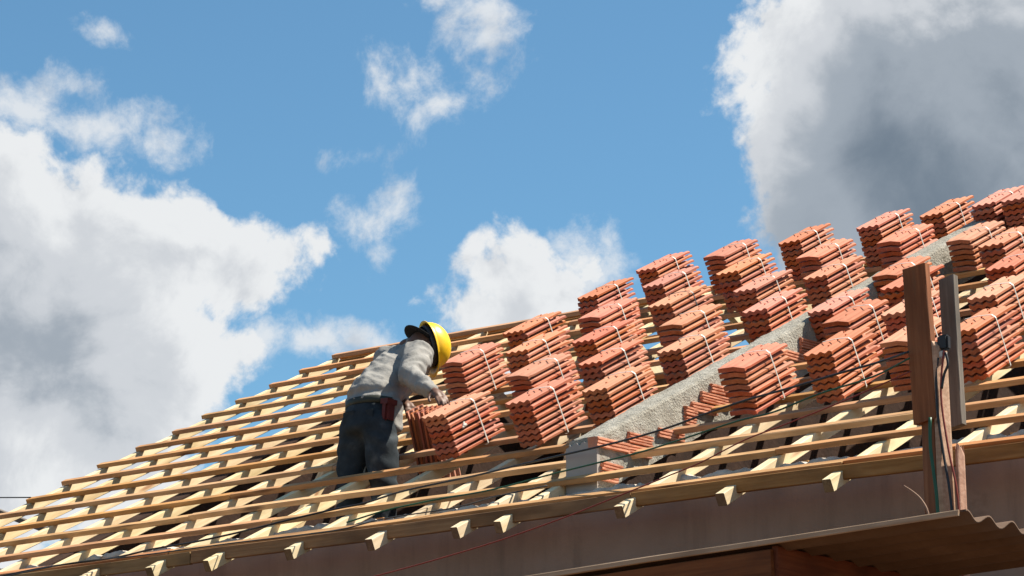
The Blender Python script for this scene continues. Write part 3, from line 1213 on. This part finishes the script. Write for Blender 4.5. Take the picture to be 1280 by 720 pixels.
def shed_boards():
    up = SY
    # front boards run level, end at the corner post; then the side boards
    h = .17
    z = ZS(5.7) + .012
    n = 0
    while z > -ZE + .1:
        sl = .0307 if n == 0 else 0
        zc = z - h / 2
        dz = (ZS(1.1) - ZS(5.7)) if n == 0 else (ZS(1.1) - ZS(5.7))
        xs = [1.1, 3.1 + .5 * (n % 2), 5.605]
        for a, b in zip(xs[:-1], xs[1:]):
            f = lambda x: zc + dz * (5.7 - x) / 4.6
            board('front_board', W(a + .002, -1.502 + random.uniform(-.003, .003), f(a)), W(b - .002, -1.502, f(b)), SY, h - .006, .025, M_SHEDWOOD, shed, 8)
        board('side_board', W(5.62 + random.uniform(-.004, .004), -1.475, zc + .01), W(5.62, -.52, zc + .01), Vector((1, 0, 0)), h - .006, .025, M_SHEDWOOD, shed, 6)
        z -= h
        n += 1
    board('added_edge_strip', W(1.0, -1.512, ZS(1.0) + .046), W(6.40, -1.508, ZS(6.40) + .046), Vector((0, 0, 1)), .012, .022, M_EDGE, shed, 16, wob=.006)  # added pale strip standing in for the sheet's bright edge
    board('corner_post', W(5.555, -1.472, -ZE), W(5.555, -1.472, ZS(5.6) + .005), SY, .09, .06, M_SHEDWOOD, shed, 6)
    board('corner_post', W(5.585, -.52, -ZE), W(5.585, -.52, ZS(5.6) + .005), SY, .08, .05, M_SHEDWOOD, shed, 6)


shed_boards()
tw = link('dry_twig', tube_mesh('dry_twig', [W(6.104, -1.2, -.585), W(6.098, -1.2, -.502), W(6.073, -1.2, -.452), W(6.04, -1.2, -.419), W(6.0, -1.2, -.39)], lambda t: .0055 - .0035 * t, 6, 4), M_TWIG)
tag(tw, 'bent dry twig sticking up from the shed roof edge', 'twig')

# ------------------------------------------------------------------ worker
person = empty('person', W(1.36, 1.08, -.02))
tag(person, 'person in grey long-sleeved shirt, dark jeans and yellow helmet bending over the tile bundles', 'person')


def blob_mesh(name, parts, voxel, smooth=6, fold=None):
    """parts: chains of (point, radius or (rx,ry,rz)) merged to one continuous skin"""
    bm = bmesh.new()

    def ball(p, r, M=None):
        rr = r if isinstance(r, tuple) else (r, r, r)
        mm = Matrix.Translation(p) @ (M or Matrix()) @ Matrix.Diagonal((*rr, 1))
        bmesh.ops.create_icosphere(bm, subdivisions=3, radius=1, matrix=mm)

    for ch in parts:
        for i, it in enumerate(ch):
            p, r = Vector(it[0]), it[1]
            M = it[2] if len(it) > 2 else None
            ball(p, r, M)
            if i:
                p0, r0 = Vector(ch[i - 1][0]), ch[i - 1][1]
                n = max(2, int((p - p0).length / .016))
                for k in range(1, n):
                    t = k / n
                    if isinstance(r, tuple) or isinstance(r0, tuple):
                        ra = r if isinstance(r, tuple) else (r,) * 3
                        rb = r0 if isinstance(r0, tuple) else (r0,) * 3
                        ball(p0.lerp(p, t), tuple(rb[q] + (ra[q] - rb[q]) * t for q in range(3)), M)
                    else:
                        ball(p0.lerp(p, t), r0 + (r - r0) * t)
    me = bpy.data.meshes.new(name)
    bm.to_mesh(me)
    bm.free()
    o = bpy.data.objects.new(name, me)
    col.objects.link(o)
    rm = o.modifiers.new('remesh', 'REMESH')
    rm.mode = 'VOXEL'
    rm.voxel_size = voxel
    sm = o.modifiers.new('smooth', 'SMOOTH')
    sm.iterations = smooth
    sm.factor = .5
    dg = bpy.context.evaluated_depsgraph_get()
    res = bpy.data.meshes.new_from_object(o.evaluated_get(dg))
    bpy.data.objects.remove(o)
    res.name = name
    if fold:
        nm = [v.normal.copy() for v in res.vertices]
        for v, n in zip(res.vertices, nm):
            v.co += n * fold(v.co)
    res.polygons.foreach_set('use_smooth', [True] * len(res.polygons))
    return res


def wp(*p):
    return W(*p)


HIP = Vector((1.345, 1.115, .80))
# joints (relative to eaves height)
hipR, hipL = (1.435, 1.10, .75), (1.255, 1.11, .75)
kneeR, kneeL = (1.485, 1.075, .40), (1.225, 1.095, .40)
ankR, ankL = (1.50, 1.05, .07), (1.215, 1.07, .07)
shR, shL = (1.475, 1.36, 1.185), (1.135, 1.50, 1.235)
chest, waist = (1.315, 1.37, 1.12), (1.335, 1.19, .915)
elbR, wriR = (1.575, 1.165, 1.025), (1.805, 1.095, .895)
elbL, wriL = (1.20, 1.41, 1.02), (1.405, 1.325, .925)
neckb, neckt = (1.325, 1.445, 1.262), (1.365, 1.465, 1.275)
headc = (1.412, 1.475, 1.262)


def zr(a):
    return Matrix.Rotation(a, 4, 'Z')


def L_(p):
    return W(*p)


# trousers
TILT = Matrix.Rotation(-.12, 4, 'Z')


def fold_trouser(c):
    z = c.z - ZE
    a = noise.noise(Vector((c.x * 9, c.y * 9, z * 14)))
    b = sin(z * 55 + 6 * noise.noise(Vector((c.x * 6, c.y * 6, z * 5))) + 18 * c.x)
    return .006 * a + .0042 * b * (1 if z < .72 else .4)


me = blob_mesh('trousers', [
    [(L_((1.34, 1.13, .885)), (.155, .108, .04), TILT), (L_((1.342, 1.115, .82)), (.165, .122, .06), TILT), (L_((1.345, 1.10, .755)), (.168, .125, .06), TILT)],
    [(L_((1.425, 1.09, .76)), .098), (L_((1.455, 1.085, .64)), .092), (L_(kneeR), .074), (L_((1.49, 1.07, .28)), .068), (L_((1.50, 1.05, .09)), .062)],
    [(L_((1.265, 1.105, .76)), .098), (L_((1.245, 1.105, .64)), .092), (L_(kneeL), .074), (L_((1.22, 1.09, .28)), .068), (L_((1.215, 1.07, .09)), .062)],
], .011, 5, fold_trouser)
trousers = link('trousers', me, M_DENIM, person)
trousers['label'] = 'dark blue denim jeans'

# back pockets stitched on
for (x, z) in ((1.292, .79), (1.415, .785)):
    bm = bmesh.new()
    vs = box(bm, (0, 0, 0), (.095, .008, .10))
    bmesh.ops.bevel(bm, geom=bm.edges[:], offset=.003, segments=2, affect='EDGES')
    link('pocket', bm_mesh('pocket', bm), M_DENIM, trousers, Matrix.Translation(W(x, .997 + (x - 1.345) ** 2 * 2.2, z)) @ Matrix.Rotation((x - 1.345) * 1.3 - .1, 4, 'Z'))

# belt: ring round the waist
bm = bmesh.new()
ring = []
for i in range(40):
    a = 2 * pi * i / 40
    q = Vector((cos(a) * .163, sin(a) * .116, 0))
    ring.append(q)
vs = []
for f, (s_, z) in enumerate(((1.0, -.02), (1.04, -.018), (1.04, .018), (1.0, .02))):
    vs.append([bm.verts.new(TILT @ Vector((q.x * s_, q.y * s_, z))) for q in ring])
for i in range(40):
    j = (i + 1) % 40
    for f in range(4):
        g_ = (f + 1) % 4
        bm.faces.new((vs[f][i], vs[f][j], vs[g_][j], vs[g_][i]))
link('belt', bm_mesh('belt', bm, True), M_BELT, person, Matrix.Translation(W(1.34, 1.135, .885)) @ Matrix.Rotation(-.12, 4, 'X'))

# tool pouch on the right hip
bm = bmesh.new()
box(bm, (0, 0, 0), (.045, .075, .13))
bmesh.ops.bevel(bm, geom=bm.edges[:], offset=.012, segments=2, affect='EDGES')
box(bm, (0, 0, .045), (.05, .08, .028))
link('tool_pouch', bm_mesh('tool_pouch', bm), M_POUCH, person, Matrix.Translation(W(1.508, 1.075, .83)) @ Matrix.Rotation(.1, 4, 'Y'))['label'] = 'dark red tool pouch'

# shirt
up_t = (Vector(chest) - Vector(waist)).normalized()
LEAN = Matrix.Rotation(-math.atan2(up_t.y, up_t.z), 4, 'X') @ Matrix.Rotation(.25, 4, 'Z') if False else (Matrix.Rotation(.30, 4, 'Z') @ Matrix.Rotation(-.72, 4, 'X'))
LE2 = Matrix.Rotation(.1, 4, 'Z') @ Matrix.Rotation(-.45, 4, 'X')


def fold_shirt(c):
    q = Vector((c.x, c.y, c.z - ZE))
    w1 = noise.noise(q * 7)
    s1 = sin((q.x * 30 - q.y * 18 + q.z * 26) + 5 * noise.noise(q * 5))
    s2 = sin((q.z * 62 + q.x * 20) + 6 * noise.noise(q * 6 + Vector((4, 1, 2))))
    low = max(0, min(1, (1.05 - q.z) / .2))
    rg = 1 - abs(noise.noise(Vector((q.x * 11 + q.y * 5 + q.z * 4, (q.y + q.z) * 2.6, q.z * 5 - q.x * 7)))) * 3.2
    r2 = 1 - abs(noise.noise(Vector((q.x * 4 + 3, q.y * 9, q.z * 15 + q.x * 6)))) * 3.4
    arm = max(0, min(1, (q.x - 1.46) / .06))
    s3 = sin(q.x * 95 - q.z * 70 + 4 * noise.noise(q * 7))
    return .003 * w1 + .0015 * s1 + .004 * s2 * (.2 + low) + .007 * max(0, rg) + .005 * max(0, r2) - .003 + .0035 * s3 * arm


me = blob_mesh('shirt', [
    [(L_((1.338, 1.135, .915)), (.162, .122, .035), TILT), (L_((1.338, 1.16, .95)), (.155, .12, .06), LE2), (L_((1.33, 1.245, 1.02)), (.152, .118, .08), LEAN),
     (L_((1.318, 1.345, 1.10)), (.168, .120, .09), LEAN), (L_((1.306, 1.425, 1.17)), (.165, .108, .08), LEAN)],
    [(L_((1.315, 1.435, 1.205)), .082), (L_((1.335, 1.46, 1.255)), .064)],
    [(L_((1.36, 1.40, 1.175)), .092), (L_(shR), .083), (L_((1.53, 1.26, 1.10)), .070), (L_(elbR), .060), (L_((1.70, 1.125, .955)), .050), (L_((1.775, 1.102, .912)), .043)],
    [(L_((1.26, 1.46, 1.19)), .092), (L_(shL), .080), (L_((1.16, 1.455, 1.12)), .068), (L_(elbL), .058), (L_((1.31, 1.365, .97)), .048), (L_((1.37, 1.34, .945)), .042)],
    # the tail hanging free over the belt at the right
    [(L_((1.47, 1.13, .90)), (.045, .07, .03)), (L_((1.495, 1.145, .82)), (.03, .06, .04)), (L_((1.50, 1.16, .765)), (.016, .045, .03))],
], .010, 4, fold_shirt)
shirt = link('shirt', me, M_SHIRT, person)
shirt['label'] = 'light grey long-sleeved shirt'


# body: one continuous skin from feet to head with hands
def hand(wr, d, nrm_, side, curl):
    """wrist point, pointing direction, back-of-hand normal, thumb side (+1/-1)"""
    wr, d, nrm_ = Vector(wr), Vector(d).normalized(), Vector(nrm_).normalized()
    nrm_ = (nrm_ - nrm_.dot(d) * d).normalized()
    sd_ = d.cross(nrm_) * side
    ch = []
    P = lambda a, b, c: L_(wr + d * a + sd_ * b + nrm_ * c)
    ch.append([(P(0, 0, 0), .025), (P(.035, 0, .002), .026), (P(.06, .012, .003), .021), (P(.078, .012, .002), .016)])
    ch.append([(P(.035, -.004, .002), .024), (P(.06, -.014, .003), .020), (P(.075, -.018, .001), .015)])
    for k, (off, ln) in enumerate(((.030, .066), (.010, .076), (-.010, .071), (-.029, .056))):
        base = (.078 - abs(off - .005) * .25)
        c1, c2, c3 = curl
        ch.append([(P(base - .02, off * .8, .002), .0105), (P(base + ln * .38, off, -c1), .0095), (P(base + ln * .7, off * 1.02, -c2), .0088), (P(base + ln * .92, off * 1.03, -c3), .0078)])
    ch.append([(P(.018, .018, -.004), .013), (P(.040, .042, -.010), .0115), (P(.066, .056, -.018), .0095), (P(.084, .058, -.024), .0082)])
    return ch


HEADM = Matrix.Rotation(-.50, 4, 'Z') @ Matrix.Rotation(-1.30, 4, 'X')     # head bowed far forward
hv = lambda x, y, z: L_(Vector(headc) + (HEADM @ Vector((x, y, z))))
head_chains = [
    [(L_(headc), (.076, .092, .088), HEADM), (hv(0, .022, -.045), (.062, .070, .06), HEADM), (hv(0, .045, -.085), (.042, .040, .035), HEADM)],
    [(hv(0, .098, -.015), .014), (hv(0, .112, -.038), .016)],               # nose
    [(hv(.014, .094, -.07), .012), (hv(-.014, .094, -.07), .012)],          # lips
    [(hv(.076, 0, -.005), (.012, .018, .030), HEADM), (hv(.078, -.004, -.025), (.010, .014, .016), HEADM)],
    [(hv(-.076, 0, -.005), (.012, .018, .030), HEADM), (hv(-.078, -.004, -.025), (.010, .014, .016), HEADM)],
    [(hv(.03, .082, .012), .016), (hv(-.03, .082, .012), .016)],            # brow
]
me = blob_mesh('body', [
    [(L_((1.345, 1.105, .77)), (.125, .085, .07), TILT), (L_(waist), (.11, .075, .07), LE2), (L_(chest), (.135, .085, .09), LEAN), (L_((1.31, 1.43, 1.19)), (.12, .07, .06), LEAN)],
    [(L_((1.32, 1.44, 1.22)), .055), (L_(neckb), .054), (L_(neckt), .052), (L_(headc), .06)],
    [(L_(hipR), .062), (L_(kneeR), .052), (L_(ankR), .042), (L_((1.50, 1.09, .035)), .04)],
    [(L_(hipL), .062), (L_(kneeL), .052), (L_(ankL), .042), (L_((1.215, 1.11, .035)), .04)],
    [(L_((1.38, 1.41, 1.18)), .06), (L_(shR), .058), (L_(elbR), .042), (L_(wriR), .027)],
    [(L_((1.24, 1.47, 1.20)), .06), (L_(shL), .058), (L_(elbL), .040), (L_(wriL), .027)],
] + head_chains + hand(wriR, (.78, -.30, -.42), (.30, -.30, .85), 1, (.004, .014, .028)) + hand(wriL, (.80, -.30, -.50), (.3, -.2, .85), -1, (.008, .024, .042)), .0062, 3)
body = link('body', me, M_SKIN, person)

# boots
for (a, s_) in ((ankR, 1), (ankL, -1)):
    x, y, z = a
    me = blob_mesh('boot', [[(L_((x, y - .02, .10)), .056), (L_((x, y - .01, .045)), (.052, .062, .045)), (L_((x, y + .07, .025)), (.048, .07, .036)), (L_((x + .006 * s_, y + .15, .018)), (.047, .055, .03))]], .012, 4)
    for v_ in me.vertices:
        v_.co.z = max(v_.co.z, ZE - .018)
    link('boot', me, M_BOOT, person)

# cap under the helmet with its bill turned to the nape, and the helmet
HM = Matrix.Translation(L_(headc)) @ HEADM


def dome(name, rx, ry, rz, zmin, th, mat, M, parent, brim=None, seg=40, rings=14, ridge=0.0):
    verts, faces = [], []

    def pt(a, e, o):
        r_ = 1.0
        rg = ridge * math.exp(-(sin(a) * 0 + cos(a)) ** 2 / .02) * cos(e) if ridge else 0
        x = (rx + o) * cos(e) * cos(a)
        y = (ry + o) * cos(e) * sin(a)
        z = (rz + o) * sin(e) + rg * .0
        return Vector((x, y, z))
    e0 = math.asin(max(-1, zmin / rz))
    lay = []
    for o_ in (0, -th):
        rows = []
        for i in range(rings):
            e = e0 + (pi / 2 - e0) * i / rings
            row = []
            for j in range(seg):
                a = 2 * pi * j / seg
                p = pt(a, e, o_)
                if ridge and o_ == 0:
                    w = math.exp(-(p.x / (.16 * rx)) ** 2)
                    p += Vector((0, 0, 1)) * ridge * w * (sin(e) ** .5 if sin(e) > 0 else 0)
                row.append(len(verts))
                verts.append(p)
            rows.append(row)
        top = len(verts)
        verts.append(Vector((0, 0, rz + o_ + (ridge if o_ == 0 else 0))))
        for i in range(rings - 1):
            for j in range(seg):
                k_ = (j + 1) % seg
                q = (rows[i][j], rows[i][k_], rows[i + 1][k_], rows[i + 1][j])
                faces.append(q if o_ == 0 else q[::-1])
        for j in range(seg):
            k_ = (j + 1) % seg
            q = (rows[-1][j], rows[-1][k_], top)
            faces.append(q if o_ == 0 else q[::-1])
        lay.append(rows[0])
    if brim:
        br = []
        for (s_, dz) in ((1, .0), (1, -.004)):
            row = []
            for j in range(seg):
                a = 2 * pi * j / seg
                ex = brim[0] + (brim[1] * max(0, sin(a)) ** 2)
                x = (rx + ex) * cos(a) * cos(e0)
                y = (ry + ex) * sin(a) * cos(e0)
                row.append(len(verts))
                verts.append(Vector((x, y, zmin - ex * .35 + dz)))
            br.append(row)
        for j in range(seg):
            k_ = (j + 1) % seg
            faces.append((lay[0][k_], lay[0][j], br[0][j], br[0][k_]))
            faces.append((br[0][k_], br[0][j], br[1][j], br[1][k_]))
            faces.append((br[1][k_], br[1][j], lay[1][j], lay[1][k_]))
    else:
        for j in range(seg):
            k_ = (j + 1) % seg
            faces.append((lay[0][k_], lay[0][j], lay[1][j], lay[1][k_]))
    return link(name, mesh(name, [tuple(v) for v in verts], faces, True), mat, parent, M)


helmet = dome('helmet', .106, .130, .114, -.005, .004, M_HELMET, HM @ Matrix.Translation((0, .0, .045)), person, brim=(.012, .035), ridge=.006)
helmet['label'] = 'yellow safety helmet'
band = dome('headband', .096, .117, .06, -.015, .003, M_BAND, HM @ Matrix.Translation((0, 0, .030)), helmet)
cap = dome('cap', .084, .100, .088, -.012, .003, M_CAP, HM @ Matrix.Translation((0, -.002, .022)), person)
cap['label'] = 'black cap with its bill turned to the nape'
verts, faces = [], []
for f in (0, 1):
    for i in range(9):
        s_ = i / 8
        for j in range(13):
            a = -1.15 + 2.3 * j / 12
            rr = .085 + .088 * s_ * (cos(a) ** .6)
            x = sin(a) * rr * .92
            y = -cos(a) * (.098 + .075 * s_)
            z = -.005 - .012 * s_ - .035 * (sin(a) ** 2) - f * .004 + .02 * s_
            verts.append((x, y, z))
q = 9 * 13
for i in range(8):
    for j in range(12):
        a = i * 13 + j
        faces.append((a, a + 1, a + 14, a + 13))
        faces.append((q + a, q + a + 13, q + a + 14, q + a + 1))
for j in range(12):
    a = 8 * 13 + j
    faces.append((a, a + 1, q + a + 1, q + a))
link('bill', mesh('bill', verts, faces, True), M_CAP, cap, HM @ Matrix.Translation((0, -.075, .012)) @ Matrix.Rotation(.95, 4, 'X') @ Matrix.Translation((0, .075, .0)))
